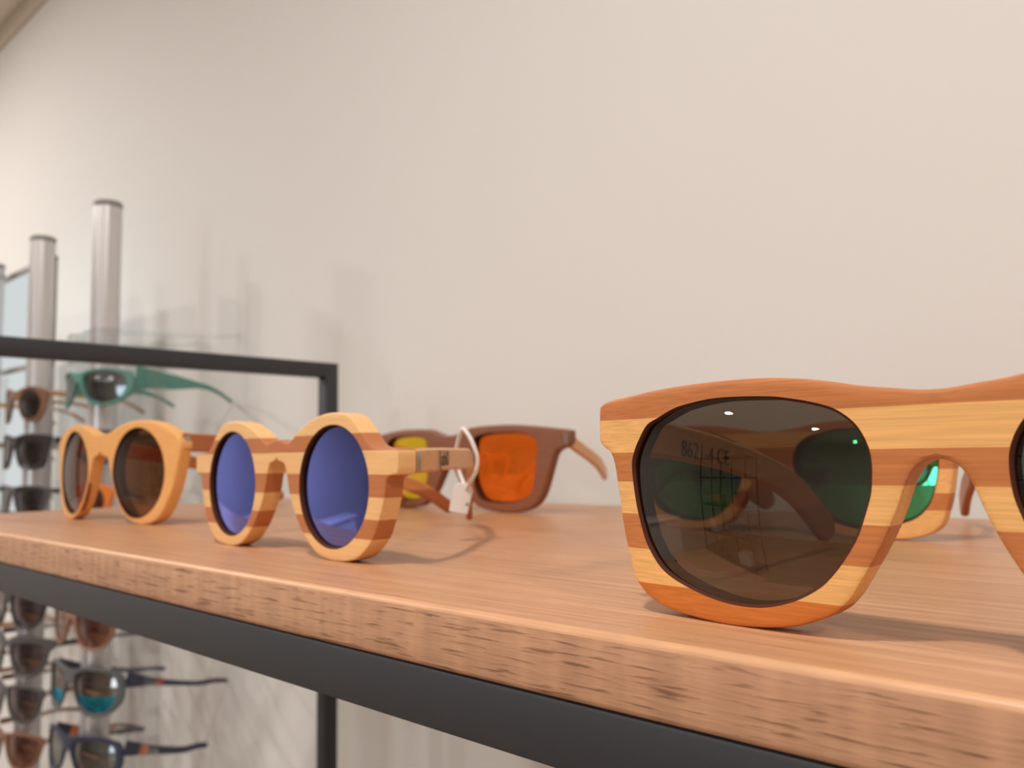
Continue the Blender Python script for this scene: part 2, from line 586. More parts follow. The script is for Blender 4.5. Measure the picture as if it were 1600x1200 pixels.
def build_front(name, outer, lens, t, R, bev, material, parent, N=120):
    bm, L, c = half_front(outer, lens, t, R, bev, N)
    dup = bmesh.ops.duplicate(bm, geom=list(bm.verts) + list(bm.edges) + list(bm.faces))
    for v in dup['geom']:
        if isinstance(v, bmesh.types.BMVert):
            v.co.x = -v.co.x
    bmesh.ops.remove_doubles(bm, verts=bm.verts, dist=1e-6)
    bmesh.ops.dissolve_degenerate(bm, edges=bm.edges, dist=1e-7)
    bmesh.ops.recalc_face_normals(bm, faces=bm.faces)
    o = finish(bm, name, material, parent, sharp=40)
    wn = o.modifiers.new('weighted_normals', 'WEIGHTED_NORMAL')   # keeps the flat front faces flat up to their rounded edges
    wn.keep_sharp = True
    wn.weight = 90
    return o, L, c


def build_lens(name, L, c, sx, y0, R, RL, th, material, parent, grow=1.5, rings=10, N=72):
    """curved lens solid; its rim sits in the groove of the frame"""
    P = catmull([(p.x, p.y) for p in L], N, True)
    bm = bmesh.new()
    slope = c.x / R
    ybase = c.x * c.x / (2 * R)

    def pt(q, back):
        dx, dz = q.x - c.x, q.y - c.y
        y = y0 + ybase + slope * dx + (dx * dx + dz * dz) / (2 * RL) + (th if back else 0)
        return Vector((sx * q.x * K, y * K, q.y * K))
    allv = []
    for back in (0, 1):
        cv = bm.verts.new(pt(c, back))
        rr = []
        for r in range(1, rings + 1):
            ring = []
            for p in P:
                d = p - c
                q = c + d * ((d.length + grow) / d.length) * (r / rings)
                ring.append(bm.verts.new(pt(q, back)))
            rr.append(ring)
        for i in range(N):
            j = (i + 1) % N
            bm.faces.new((cv, rr[0][i], rr[0][j]))
            for r in range(rings - 1):
                bm.faces.new((rr[r][i], rr[r + 1][i], rr[r + 1][j], rr[r][j]))
        allv.append(rr[-1])
    for i in range(N):
        j = (i + 1) % N
        bm.faces.new((allv[0][i], allv[1][i], allv[1][j], allv[0][j]))
    return finish(bm, name, material, parent, sharp=50)


def build_temple(name, path, heights, thick, material, parent, n=40, start_round=False):
    """arm swept along path (local units) with a rounded rectangular section; the far end is rounded"""
    P = catmull([Vector(p) for p in path], n)
    S = [0.0]
    for i in range(1, n):
        S.append(S[-1] + (P[i] - P[i - 1]).length)
    tot = S[-1]

    def hh(s):
        f = s / tot * (len(heights) - 1)
        i = min(int(f), len(heights) - 2)
        f -= i
        return heights[i] * (1 - f) + heights[i + 1] * f
    rs = [S.index(s) for s in S]
    bm = bmesh.new()
    rings = []
    extra = []
    hl = heights[-1] / 2
    stations = [s for s in S if s < tot - hl]
    for k in range(7):
        stations.append(tot - hl + hl * math.sin(k / 6 * math.pi / 2))

    def at(s):
        j = 0
        while j < n - 2 and S[j + 1] < s:
            j += 1
        d = S[j + 1] - S[j]
        return P[j].lerp(P[j + 1], min(1, max(0, (s - S[j]) / d))), j
    for s in stations:
        p, j = at(s)
        a, b = P[max(j - 1, 0)], P[min(j + 2, n - 1)]
        T = (b - a).normalized()
        side = T.cross(Vector((0, 0, 1)))
        if side.length < 1e-4:
            side = Vector((1, 0, 0))
        side.normalize()
        up = side.cross(T).normalized()
        h = hh(s) / 2
        e = s - (tot - hl)
        if e > 0:
            h *= math.sqrt(max(0.0, 1 - (e / hl) ** 2))
            h = max(h, 0.15)
        w = thick / 2
        bv = min(1.0, h * 0.4, w * 0.5)
        prof = [(w, -h + bv), (w, h - bv), (w - bv, h), (-w + bv, h), (-w, h - bv), (-w, -h + bv), (-w + bv, -h), (w - bv, -h)]
        rings.append([bm.verts.new((p + side * a_ + up * b_) * K) for a_, b_ in prof])
    for i in range(len(rings) - 1):
        for k in range(8):
            l = (k + 1) % 8
            bm.faces.new((rings[i][k], rings[i + 1][k], rings[i + 1][l], rings[i][l]))
    bm.faces.new(rings[0])
    bm.faces.new(list(reversed(rings[-1])))
    return finish(bm, name, material, parent, sharp=40)


def mirror(path):
    return [(-x, y, z) for x, y, z in path]


def hinge(parent_temple, p, ang=0.0, w=2.0):
    """small steel barrel hinge with its screw plate at the temple root (local units)"""
    bm = bmesh.new()
    addbox(bm, -w, w, 0.2, 3.4, -3.9, 3.9, bev=0.3)
    addbox(bm, -1.2, 1.2, -2.6, 0.4, -3.4, 3.4, bev=0.3)
    for z in (-2.6, 0, 2.6):
        r = bmesh.ops.create_cone(bm, cap_ends=True, segments=12, radius1=1.5 * K, radius2=1.5 * K, depth=2.4 * K)
        for v in r['verts']:
            v.co += Vector((0, -1.6 * K, z * K))
    bmesh.ops.transform(bm, matrix=Matrix.Translation(Vector(p) * K) @ Matrix.Rotation(ang, 4, 'Z'), verts=bm.verts)
    return finish(bm, 'hinge', M['steel'], parent_temple)


def glasses(name, loc, rz, label, outer, lens, mats, t=8.0, R=400.0, RL=160.0, bev=1.2, ly=0.8, paths=None, heights=(11, 10, 10, 12),
            thick=3.6, group=None, N=120, temple_mats=None, cat='sunglasses', lth=1.6, hinges=True, kind=None, lens_mats=None):
    root = empty(name, loc, rz, label, cat, group)
    fm = mats['frame']
    front, L, c = build_front('frame_front', outer, lens, t, R, bev, [fm, mats.get('groove', fm)], root, N)
    lm = lens_mats or (mats['lens'], mats['lens'])
    lens_obs = []
    for k, sx in enumerate((-1, 1)):
        lens_obs.append(build_lens('lens', L, c, sx, ly, R, RL, lth, lm[k], root, rings=10 if N > 80 else 5, N=72 if N > 80 else 32))
    temples = []
    tm = temple_mats or (mats['temple'], mats['temple'])
    for k, pth in enumerate(paths):
        tp = build_temple('temple', pth, heights, thick, tm[k], root, n=40 if N > 80 else 18)
        temples.append(tp)
        if hinges:
            d = Vector(pth[1]) - Vector(pth[0])
            hinge(tp, Vector(pth[0]) + d.normalized() * 0.3, math.atan2(-d.x, d.y), thick / 2 + 0.15)
    return root, front, lens_obs, temples


def tip_on(label, temple):
    tag(temple, label)


# outlines measured in drawing units (0.78 mm), right half, from the top of the bridge round to the nose arch
WAYFARER = [(0, 54.6), (2.7, 54.7), (7.3, 55.3), (12.6, 56.0), (18.2, 57.0), (23.9, 58.2), (30.0, 59.1), (36.3, 59.7), (43.0, 60.0), (49.9, 60.0),
            (57.2, 59.8), (64.9, 59.4), (72.9, 58.7), (79.2, 57.9), (84.7, 57.3), (88.0, 56.7), (89.9, 55.7), (90.3, 54.2), (90.4, 51.4), (90.5, 48.6),
            (90.4, 46.3), (89.8, 44.7), (88.4, 43.6), (87.0, 42.9), (86.0, 41.6), (85.3, 39.9), (84.7, 37.0), (83.6, 30.0), (82.4, 22.3), (80.9, 15.9),
            (79.1, 9.9), (77.1, 6.7), (74.1, 4.2), (69.8, 2.3), (65.0, 1.2), (59.4, 0.5), (52.3, 0.0), (45.5, 0.1), (38.9, 0.7), (32.6, 1.9),
            (27.2, 3.8), (22.5, 6.3), (19.1, 9.8), (16.7, 13.5), (14.6, 17.0), (12.3, 21.0), (10.3, 25.0), (8.2, 29.8), (6.9, 33.5), (5.4, 36.8),
            (3.7, 38.9), (2.0, 39.8), (0, 40.2)]
WAY_LENS = [(77.9, 38.5), (76.8, 42.8), (75.0, 46.0), (72.4, 49.4), (68.7, 51.1), (63.7, 53.2), (58.3, 54.3), (51.9, 55.0), (44.5, 55.0), (36.5, 54.6),
            (31.8, 53.9), (26.9, 52.9), (22.0, 51.4), (18.8, 49.4), (16.5, 47.1), (14.7, 43.8), (13.9, 40.7), (13.8, 37.5), (14.3, 32.7), (15.7, 28.2),
            (17.6, 23.3), (20.2, 19.0), (23.4, 14.8), (26.9, 11.5), (32.8, 8.2), (39.8, 6.1), (46.9, 5.7), (54.5, 6.7), (62.0, 8.9), (67.5, 11.4),
            (70.8, 14.4), (73.6, 18.7), (75.1, 22.8), (76.8, 29.5)]
ROUND = [(0, 50.9), (4, 50.6), (8, 49.6), (11, 49.5), (13.6, 50.8), (16.6, 53.0), (21.8, 55.6), (31.4, 59.2), (42.3, 61.0), (52.6, 60.7), (59.8, 58.8), (66.8, 53.0), (71.5, 48.4),
         (75, 46.4), (80, 45.8), (85, 45.6), (89.6, 45.4), (90.6, 44.4), (90.7, 40), (90.6, 36.6), (89.6, 35.6), (86, 34.8), (83.4, 33.4), (82.6, 28.6), (80.2, 21.2),
         (75, 10.8), (67, 3.8), (60, 1.0), (50.0, 0.0), (41, 0.5), (32.0, 3.4), (22.5, 10.7), (16.0, 18.7), (11.4, 27.0), (9.3, 34.0), (7.9, 37.8), (5.8, 40.5), (3.2, 42.0), (1.2, 42.4), (0, 42.4)]


def ellipse(cx, cz, rx, rz, n=28, p=2.0):
    o = []
    for k in range(n):
        a = 2 * math.pi * k / n
        ca, sa = math.cos(a), math.sin(a)
        o.append((cx + rx * math.copysign(abs(ca) ** (2 / p), ca), cz + rz * math.copysign(abs(sa) ** (2 / p), sa)))
    return o


ROUND_LENS = ellipse(46.3, 30.4, 25.4, 25.0)
PANTO = [(0, 61.6), (4, 61.5), (10.0, 62.0), (16, 63.6), (24.1, 66.2), (39.3, 69.2), (53.3, 69.4), (66, 67.4), (76.4, 63.6), (83.4, 60.0), (87.2, 57.6), (88.6, 55), (88.8, 51), (88.0, 47.6),
         (86.3, 40.8), (83.8, 31), (80.6, 21.3), (73.4, 9.0), (66.8, 3.0), (58.0, 0.4), (49.0, 0.0), (38.2, 3.2), (28.1, 11.0), (20.4, 21.8), (14.9, 33.9), (10.8, 43.2), (6, 47.4), (0, 48.9)]
PANTO_LENS = ellipse(46.3, 34.3, 27.8, 29.8)
SQUARE = [(0, 58.5), (6, 58.8), (14, 61), (25, 64), (45, 65), (66, 64.8), (86, 63), (101, 61.2), (111.5, 59.6), (112.8, 58), (112.8, 53), (111, 48.6), (104, 45.8), (100.6, 43.0), (98.6, 38),
          (95.5, 28.6), (91.6, 17.3), (87, 9.0), (80, 3.8), (69, 0.7), (57.4, 0.0), (42.6, 1.4), (30.5, 4.3), (18, 13.6), (9.0, 26.4), (4.8, 33), (0, 35.5)]
SQ_LENS = [(26.5, 46.3), (29, 55.6), (40, 58.4), (51.2, 58.9), (73, 58.4), (82.5, 55.4), (86.2, 50), (85.2, 38.6), (84, 28.5), (81.5, 17.1), (77.2, 12), (64.7, 8.2), (50.2, 7.6), (35, 10.2), (27.5, 22.9), (25.6, 36)]

# ------------------------------------------------------------------ the five wooden pairs on the shelf
# nearest pair, striped, smoke lenses
pa = [(86.5, 8.4, 48.3), (87.6, 35, 46.0), (88.6, 70, 41.6), (92, 112, 34.0), (94.5, 140, 25.5), (95.5, 162, 13.5), (95, 172, 6.6)]
glA, frA, leA, teA = glasses('sunglasses', (-55, 25, 0), 0.0,
    'large striped wooden sunglasses with smoke grey lenses, nearest on the shelf', WAYFARER, WAY_LENS,
    dict(frame=M['wood_striped'], lens=M['lens_smoke'], temple=M['wood_temple_two'], groove=M['groove']), t=8.2, R=900, RL=150, bev=1.0, ly=-1.5,
    paths=[mirror(pa), pa], heights=(12, 11, 10.5, 11, 13, 14), thick=4.0, N=190)
# round pair, blue mirror lenses
def to_local(pts, loc, rz):
    c, n = math.cos(rz), math.sin(rz)
    return [((x - loc[0]) * c + (y - loc[1]) * n, -(x - loc[0]) * n + (y - loc[1]) * c, z) for x, y, z in pts]


pb_near = to_local([(-253.2, 51.6, 40.4), (-262, 70, 41), (-284, 103, 41), (-303, 129, 40.6), (-328, 155, 37), (-350, 176, 28), (-368, 192, 14), (-375, 199, 4.4)], (-340.5, 44.3), math.radians(-3))
pb_far = to_local([(-426, 58, 40.4), (-428, 100, 39), (-432, 150, 34), (-436, 195, 26), (-440, 225, 16), (-443, 247, 4.6)], (-340.5, 44.3), math.radians(-3))
glB, frB, leB, teB = glasses('sunglasses', (-340.5, 44.3, 0), math.radians(-3),
    'small round striped wooden sunglasses with blue mirror lenses and a white tag', ROUND, ROUND_LENS,
    dict(frame=M['wood_striped_round'], lens=M['lens_blue'], temple=M['wood_temple_two'], groove=M['groove']), t=9.0, R=2500, RL=200, bev=0.8, ly=0.4,
    paths=[pb_far, pb_near], heights=(9.6, 9.6, 9.8, 9.8, 9.6, 9.0, 8.6), thick=3.6, N=170)
# round pair, plain light wood, brown lenses
pc = [(86.5, 13, 54), (87, 50, 52), (87, 100, 45), (86, 150, 33), (84, 190, 18), (83, 215, 5)]
glC, frC, leC, teC = glasses('sunglasses', (-617.5, 71.8, 0), 0.08,
    'plain light wooden sunglasses with rounded brown lenses, at the left end of the shelf', PANTO, PANTO_LENS,
    dict(frame=M['wood_plain'], lens=M['lens_brown'], temple=M['wood_temple_brown'], groove=M['groove']), t=9.0, R=400, RL=170, bev=1.2, ly=-0.6,
    paths=[mirror(pc), pc], heights=(12, 11, 10, 10), thick=4, N=150)
# dark walnut pair, orange lenses, near the back edge
pd = [(109.5, 13.5, 54), (105, 30, 48.5), (92, 70, 37), (76, 100, 28.6), (68, 113, 25.0)]
pdl = [(-109.5, 13.5, 54), (-112, 50, 46), (-114, 82, 36), (-115, 104, 28)]
glD, frD, leD, teD = glasses('sunglasses', (-489, 286, 0), 0.0,
    'dark walnut square sunglasses with orange lenses near the back edge of the shelf', SQUARE, SQ_LENS,
    dict(frame=M['wood_dark'], lens=M['lens_orange'], temple=M['wood_temple'], groove=M['groove']), t=8, R=500, RL=170, bev=1.4, ly=1.2,
    paths=[pdl, pd], heights=(10, 9, 10, 11), thick=4, N=150, lens_mats=(M['lens_orange_angled'], M['lens_orange']))
tag(leD[0], 'orange lens with the yellow of its viewing angle put into the tint')
tag(leD[1], 'orange lens')
# striped pair with green mirror lenses, behind the nearest pair
pe = [(86, 9, 46), (84, 40, 40), (76, 75, 30), (66, 100, 20), (58, 122, 8.0)]
WAY_E = [(x * 1.02, z * 0.955) for x, z in WAYFARER]
WAY_E_L = [(x * 1.02, z * 0.955) for x, z in WAY_LENS]
glE, frE, leE, teE = glasses('sunglasses', (-200.5, 244, 0), 0.0,
    'striped wooden sunglasses with green mirror lenses, standing behind the nearest pair', WAY_E, WAY_E_L,
    dict(frame=M['wood_striped_green'], lens=M['lens_green'], temple=M['wood_temple_brown'], groove=M['groove']), t=8, R=500, RL=150, bev=1.0, ly=0.9,
    paths=[mirror(pe), pe], heights=(12, 11, 12, 15), thick=4, N=150)


# printing on temples
def text_mesh(name, s, size, material, parent, matrix, ext=0.06):
    cu = bpy.data.curves.new(name, 'FONT')
    cu.body = s
    cu.size = size * K
    cu.extrude = ext * K
    cu.align_x = 'CENTER'
    cu.align_y = 'CENTER'
    t = bpy.data.objects.new(name, cu)
    COL.objects.link(t)
    bpy.context.view_layer.update()
    dg = bpy.context.evaluated_depsgraph_get()
    me = bpy.data.meshes.new_from_object(t.evaluated_get(dg))
    me.name = name
    me.transform(matrix)
    bpy.data.objects.remove(t)
    me.materials.clear()
    return link(name, me, material, parent)


def basis(origin, right, up):
    r = Vector(right).normalized()
    n = r.cross(Vector(up)).normalized()
    u = n.cross(r)
    m = Matrix((r, u, n)).transposed().to_4x4()
    m.translation = Vector(origin) * K
    return m


# inner face of the nearest pair's left temple: the text runs away from the front
text_mesh('temple_print', '8621-4 CE', 7.4, M['ink_grey'], teA[0], basis((-86.05, 56, 41.6), (-0.03, 1, -0.12), (0, 0.12, 1)))
d = (Vector(pb_near[2]) - Vector(pb_near[1]))
nrm = Vector((d.y, -d.x, 0)).normalized()
text_mesh('temple_print', '[ab0', 9.0, M['ink'], teB[1], basis(Vector(pb_near[1]).lerp(Vector(pb_near[2]), 0.22) + nrm * 2.5, d, (0, 0, 1)))

# ------------------------------------------------------------------ price tag on the round pair
tg = empty('price_tag', (-303, 129, 0), math.radians(46), 'small white price tag looped round the temple of the blue lensed pair', 'tag')


def tube_path(name, pts, r, material, parent, n=48, flat=1.0, closed=False, seg=8):
    P = catmull([Vector(p) for p in pts], n, closed)
    bm = bmesh.new()
    rings = []
    for i in range(n):
        a = P[(i - 1) % n] if closed else P[max(i - 1, 0)]
        b = P[(i + 1) % n] if closed else P[min(i + 1, n - 1)]
        T = (b - a).normalized()
        ref = Vector((0, 1, 0)) if abs(T.y) < 0.9 else Vector((1, 0, 0))
        s = T.cross(ref).normalized()
        u = s.cross(T).normalized()
        rings.append([bm.verts.new((P[i] + s * math.cos(2 * math.pi * k / seg) * r + u * math.sin(2 * math.pi * k / seg) * r * flat) * K) for k in range(seg)])
    for i in range(n if closed else n - 1):
        j = (i + 1) % n
        for k in range(seg):
            l = (k + 1) % seg
            bm.faces.new((rings[i][k], rings[i][l], rings[j][l], rings[j][k]))
    if not closed:
        bm.faces.new(rings[0])
        bm.faces.new(list(reversed(rings[-1])))
    return finish(bm, name, material, parent, sharp=60)


# local frame of the tag: x to the right across the view, y away
loop = [(-2.6, 0, 55.5), (-0.6, -3, 54.0), (2.4, -5, 48.5), (4.6, -5.5, 41), (3.6, -5, 34), (0.4, -3, 28.5), (-1.2, 0, 25.6), (-2.2, 4, 28.5), (-4.6, 8, 35), (-6.0, 8, 43), (-4.6, 5, 50.5)]
tube_path('tag_loop', loop, 1.05, M['white_plastic'], tg, 60, 1.0, True)
bm = bmesh.new()
prof = [(-6.2, 28.4), (-2.0, 29.2), (1.0, 27.6), (2.3, 25.0), (-0.4, 13.2), (-9.6, 15.0), (-8.6, 21)]
fv = [bm.verts.new((x * K, -1.5 * K, z * K)) for x, z in prof]
bv = [bm.verts.new((x * K, 1.5 * K, z * K)) for x, z in prof]
bm.faces.new(fv)
bm.faces.new(list(reversed(bv)))
for i in range(len(prof)):
    j = (i + 1) % len(prof)
    bm.faces.new((fv[i], fv[j], bv[j], bv[i]))
bmesh.ops.bevel(bm, geom=list(bm.edges), offset=0.35 * K, segments=1, affect='EDGES')
body = finish(bm, 'tag_card', M['white_plastic'], tg)
text_mesh('tag_print', '4', 3.2, M['ink'], body, basis((-0.6, -1.55, 18.2), (1, 0, 0), (0, 0, 1)))

# ------------------------------------------------------------------ display rods with their racks of sunglasses
ROD_Y = 320.0
ROD_TOP = 425.0
RODS = [(-1268.0, 'grey aluminium display rod behind the shelf end, the right of two with visible tops'),
        (-1545.0, 'shorter looking grey aluminium display rod right beside the bright white panel'),
        (-1822.0, 'grey aluminium display rod cut by the left edge, with only its sunglasses showing')]


def rod(x, label, pegs):
    r = empty('display_rod', (x, ROD_Y, FLOOR), 0, label, 'display rod', 'aluminium display rods by the wall')
    bm = bmesh.new()
    # rounded extrusion with two shallow side grooves
    prof = []
    for k in range(48):
        a = 2 * math.pi * k / 48
        rr = 19.5
        for c0 in (math.radians(-62), math.radians(-118), math.radians(62), math.radians(118)):
            dd = abs((a - c0 + math.pi) % (2 * math.pi) - math.pi)
            if dd < 0.08:
                rr = 17.2
        prof.append((rr * math.cos(a), rr * math.sin(a)))
    h = ROD_TOP - FLOOR - 8
    a = [bm.verts.new((px * K, py * K, 4 * K)) for px, py in prof]
    b = [bm.verts.new((px * K, py * K, h * K)) for px, py in prof]
    for i in range(48):
        j = (i + 1) % 48
        bm.faces.new((a[i], a[j], b[j], b[i]))
    bm.faces.new(b)
    bm.faces.new(list(reversed(a)))
    finish(bm, 'pole', M['alu'], r, sharp=25)
    bm = bmesh.new()
    c = bmesh.ops.create_cone(bm, cap_ends=True, segments=40, radius1=20.4 * K, radius2=20.4 * K, depth=9 * K)
    for v in c['verts']:
        v.co.z += (h + 4.4) * K
    bmesh.ops.bevel(bm, geom=[e for e in bm.edges if len(e.link_faces) == 2 and abs(e.verts[0].co.z - e.verts[1].co.z) < 1e-6], offset=2 * K, segments=2, affect='EDGES')
    tag(finish(bm, 'end_cap', M['alu_dark'], r), 'dull grey end cap')
    bm = bmesh.new()
    c = bmesh.ops.create_cone(bm, cap_ends=True, segments=40, radius1=90 * K, radius2=90 * K, depth=5 * K)
    for v in c['verts']:
        v.co.z += 2.5 * K
    finish(bm, 'base_plate', M['alu_dark'], r)
    for z in pegs:
        bm = bmesh.new()
        addbox(bm, -3.2, 3.2, -28, -16, z - FLOOR + 2, z - FLOOR + 9, bev=0.8)
        addbox(bm, -5, 5, -34, -27, z - FLOOR + 1, z - FLOOR + 12, bev=1)
        finish(bm, 'peg', M['clear'], r)
    return r


def scale_pts(p, sx, sz):
    return [(x * sx, z * sz) for x, z in p]


AVI = [(0, 50), (6, 50.4), (14, 52.5), (30, 54.5), (52, 54.8), (72, 53.5), (84, 50.5), (87.5, 47), (87, 42), (83.5, 38), (81, 30), (76, 18), (66, 7), (52, 1), (40, 0), (28, 4), (18, 14), (11, 26), (7, 36), (4, 41), (0, 43)]
AVI_L = [(14, 44), (18, 48.5), (32, 51), (52, 51.3), (70, 49.5), (78.5, 45), (78, 36), (74, 22), (65, 10.5), (52, 4.6), (40, 3.8), (29, 8), (20, 18), (15, 31)]
SPORT = [(0, 46), (10, 47.5), (26, 50), (48, 51), (68, 49), (80, 46), (84, 43), (86.5, 34), (86, 22), (80, 12), (66, 3), (46, 0), (30, 3), (18, 12), (10, 24), (5, 32), (0, 34)]
SPORT_L = [(11, 37), (16, 43), (30, 46.5), (48, 47), (66, 45), (76, 40), (79, 30), (76, 18), (66, 8), (48, 4), (32, 7), (20, 15), (13, 26)]
BROW = [(0, 50), (6, 50.5), (12, 54), (26, 57.5), (52, 58), (74, 57), (90, 55), (93.5, 52), (93, 46), (88, 42), (83.5, 38), (81, 29), (76, 17), (66, 7), (50, 1.5), (40, 1.5), (28, 5), (19, 15), (13, 28), (9, 38), (5, 42), (0, 43.5)]
BROW_L = [(17, 40), (20, 47), (34, 49), (52, 49.5), (70, 48.5), (78, 44), (77.5, 35), (73, 21), (64, 11), (51, 5.5), (40, 5.5), (30, 9.5), (22, 19), (18, 30)]


def arms(xh, zh, L=172, drop=12, inward=6, bend=22):
    return [(xh, 9, zh), (xh - 1, L * 0.35, zh - drop * 0.25), (xh - inward * 0.5, L * 0.68, zh - drop * 0.5), (xh - inward, L * 0.86, zh - drop * 0.5 - bend * 0.4), (xh - inward - 2, L, zh - drop * 0.5 - bend)]


def rack_pair(rx, zc, label, shape, mats, sx=1.0, sz=1.0, heights=(9, 7, 6, 7), thick=3.4, rz=0.06, L=172, group=None, R=190, RL=110, bend=22, drop=12, tips=None, brow=None, temple_mats=None, flare=None):
    o, l = dict(avi=(AVI, AVI_L), sport=(SPORT, SPORT_L), brow=(BROW, BROW_L), round=(ROUND, ROUND_LENS), panto=(PANTO, PANTO_LENS), way=(WAYFARER, WAY_LENS))[shape]
    o = scale_pts(o, sx, sz)
    l = scale_pts(l, sx, sz)
    top = max(z for x, z in o)
    xh = max(x for x, z in o) - 3
    zh = {'avi': 46, 'sport': 38, 'brow': 49, 'round': 40, 'panto': 55, 'way': 49}[shape] * sz
    sag = xh * xh / (2 * R)
    pth = [(x, y + sag, z) for x, y, z in arms(xh, zh, L, drop, 6, bend)]
    root, fr, le, te = glasses('sunglasses', (rx, ROD_Y - 36, zc - top / 2), rz, label, o, l, mats, t=5.0, R=R, RL=RL, bev=1.0, ly=0.6,
                               paths=[mirror(pth), pth], heights=heights, thick=thick, N=64, hinges=False, temple_mats=temple_mats)
    root['group'] = group
    for tpos in (tips or []):
        # coloured rubber sleeve on the temple end
        f0, f1, mm, nm, lab = tpos
        for k, s in enumerate((-1, 1)):
            P = catmull([Vector((s * x, y, z)) for x, y, z in pth], 40)
            seg = [tuple(v) for v in P[int(f0 * 39):int(f1 * 39) + 1]]
            hh = heights[-1] if f0 > 0.6 else heights[1]
            tag(build_temple(nm, seg, (hh + 1.6, hh + 1.6), thick + 1.6, mm, te[k], n=10), lab)
    return root, fr, le, te


G1, G2, G3 = 'sunglasses on the right display rod', 'sunglasses on the middle display rod', 'sunglasses on the left display rod'
r1, r2, r3 = RODS[0][0], RODS[1][0], RODS[2][0]
m = lambda f, l, t=None: dict(frame=M[f], lens=M[l], temple=M[t or f])
rod(r1, RODS[0][1], [206, 146, 62, -6, -100, -185, -268, -345])
rod(r2, RODS[1][1], [137, 60, -20, -104, -193, -267, -339, -408])
rod(r3, RODS[2][1], [132, 62, -18, -106, -180, -263, -345])

# right rod, from the top
rack_pair(r1, 206, 'clear framed sunglasses on the right rod, behind the black rail', 'way', m('clear_frame', 'clear'), 0.9, 0.8, group=G1, L=215, drop=-16, bend=-12)
tl = rack_pair(r1, 147, 'teal wraparound sports sunglasses with wide flared temples', 'sport', m('pl_teal', 'lens_sport'), 1.0, 1.05, heights=(34, 26, 20, 9, 6, 5), thick=3.2, rz=0.16, group=G1, R=120, RL=80, L=178,
          tips=[(0.80, 1.0, M['clear_frame'], 'temple_tip', 'pale grey temple tip')])
rack_pair(r1, 62, 'dark grey sunglasses just above the brown lensed wooden pair', 'way', m('pl_grey', 'lens_dark'), 0.92, 0.85, group=G1)
rack_pair(r1, -12, 'amber and red sunglasses seen between the brown lenses of the wooden pair', 'panto', m('pl_or2', 'lens_rose', 'clear_frame'), 0.9, 0.72, group=G1)
rack_pair(r1, -190, 'rust brown sunglasses with bright red temple sleeves below the black rail', 'avi', m('pl_rust', 'lens_rose', 'pl_rust'), 1.0, 0.95, group=G1, bend=6, L=150, drop=18,
          tips=[(0.03, 0.17, M['pl_red'], 'temple_sleeve', 'bright red rubber sleeve')], heights=(12, 9, 8, 8), rz=0.12)
bl = rack_pair(r1, -272, 'charcoal sports sunglasses with sky blue mirror lenses and dull red temple bands', 'sport', m('pl_slate', 'lens_sky', 'pl_navy'), 1.0, 1.3, heights=(22, 10, 7, 7, 6), rz=0.2, group=G1, R=150, RL=90, bend=10, drop=64, L=185,
          tips=[(0.26, 0.35, M['pl_redd'], 'temple_band', 'dull red band')])
rack_pair(r1, -362, 'navy sunglasses with orange temple bands at the bottom of the right rod', 'sport', m('pl_navy', 'lens_sport', 'pl_navy'), 1.0, 1.25, heights=(20, 12, 9, 8), rz=0.2, group=G1, R=150, RL=90, bend=8, drop=60, L=150,
          tips=[(0.17, 0.28, M['pl_or2'], 'temple_band', 'orange band')])

# middle rod, from the top
rack_pair(r2, 137, 'brown rounded sunglasses with dark grey lenses, topmost on the middle rod', 'panto', m('pl_brown', 'lens_dark', 'pl_tan'), 0.88, 0.85, group=G2, rz=0.10, R=160)
rack_pair(r2, 60, 'black square sunglasses, second from the top of the middle rod', 'way', m('pl_black', 'lens_dark'), 0.92, 0.98, group=G2, rz=0.12, R=160)
rack_pair(r2, -22, 'charcoal sunglasses just above the shelf top, third on the middle rod', 'avi', m('pl_grey', 'lens_dark'), 0.95, 1.0, group=G2, rz=0.12, R=160)
rack_pair(r2, -194, 'black sunglasses with amber temples, first below the shelf on the middle rod', 'avi', m('pl_black', 'lens_grad', 'pl_orange'), 1.0, 1.1, group=G2, rz=0.12, R=160, bend=30)
rack_pair(r2, -267, 'charcoal browline sunglasses with wide dark tops, second below the shelf', 'brow', m('pl_grey', 'lens_grad', 'pl_black'), 1.05, 1.15, group=G2, rz=0.14, R=160, bend=10)
rack_pair(r2, -340, 'dark rounded sunglasses with brown temples, third below the shelf on the middle rod', 'avi', m('pl_grey', 'lens_grad', 'pl_brown'), 0.98, 1.1, group=G2, rz=0.12, R=160)
rack_pair(r2, -412, 'brown sunglasses with rosy brown lenses, lowest on the middle rod', 'avi', m('pl_brown', 'lens_rose', 'pl_brown'), 1.0, 1.05, group=G2, rz=0.12, R=160)

# left rod, mostly outside the frame: temples come into view
rack_pair(r3, 132, 'tan sunglasses at the left edge, only their temples showing beside the white panel', 'panto', m('pl_tan', 'lens_dark'), 0.9, 0.85, group=G3)
rack_pair(r3, 58, 'brown sunglasses at the left edge, one dark temple level with the black square pair', 'way', m('pl_brown', 'lens_dark'), 0.9, 0.9, group=G3)
rack_pair(r3, -22, 'olive grey sunglasses at the left edge, just above the shelf top', 'avi', m('pl_slate', 'lens_dark'), 0.95, 0.95, group=G3)
rack_pair(r3, -190, 'amber sunglasses at the left edge, first below the shelf', 'avi', m('pl_orange', 'lens_rose'), 1.0, 1.0, group=G3)
rack_pair(r3, -270, 'slate sunglasses at the left edge, second below the shelf', 'brow', m('pl_slate', 'lens_grad', 'pl_tan'), 1.0, 1.05, group=G3)
rack_pair(r3, -350, 'rosy brown sunglasses at the left edge, third below the shelf', 'avi', m('pl_rust', 'lens_rose', 'pl_brown'), 1.0, 1.05, group=G3)

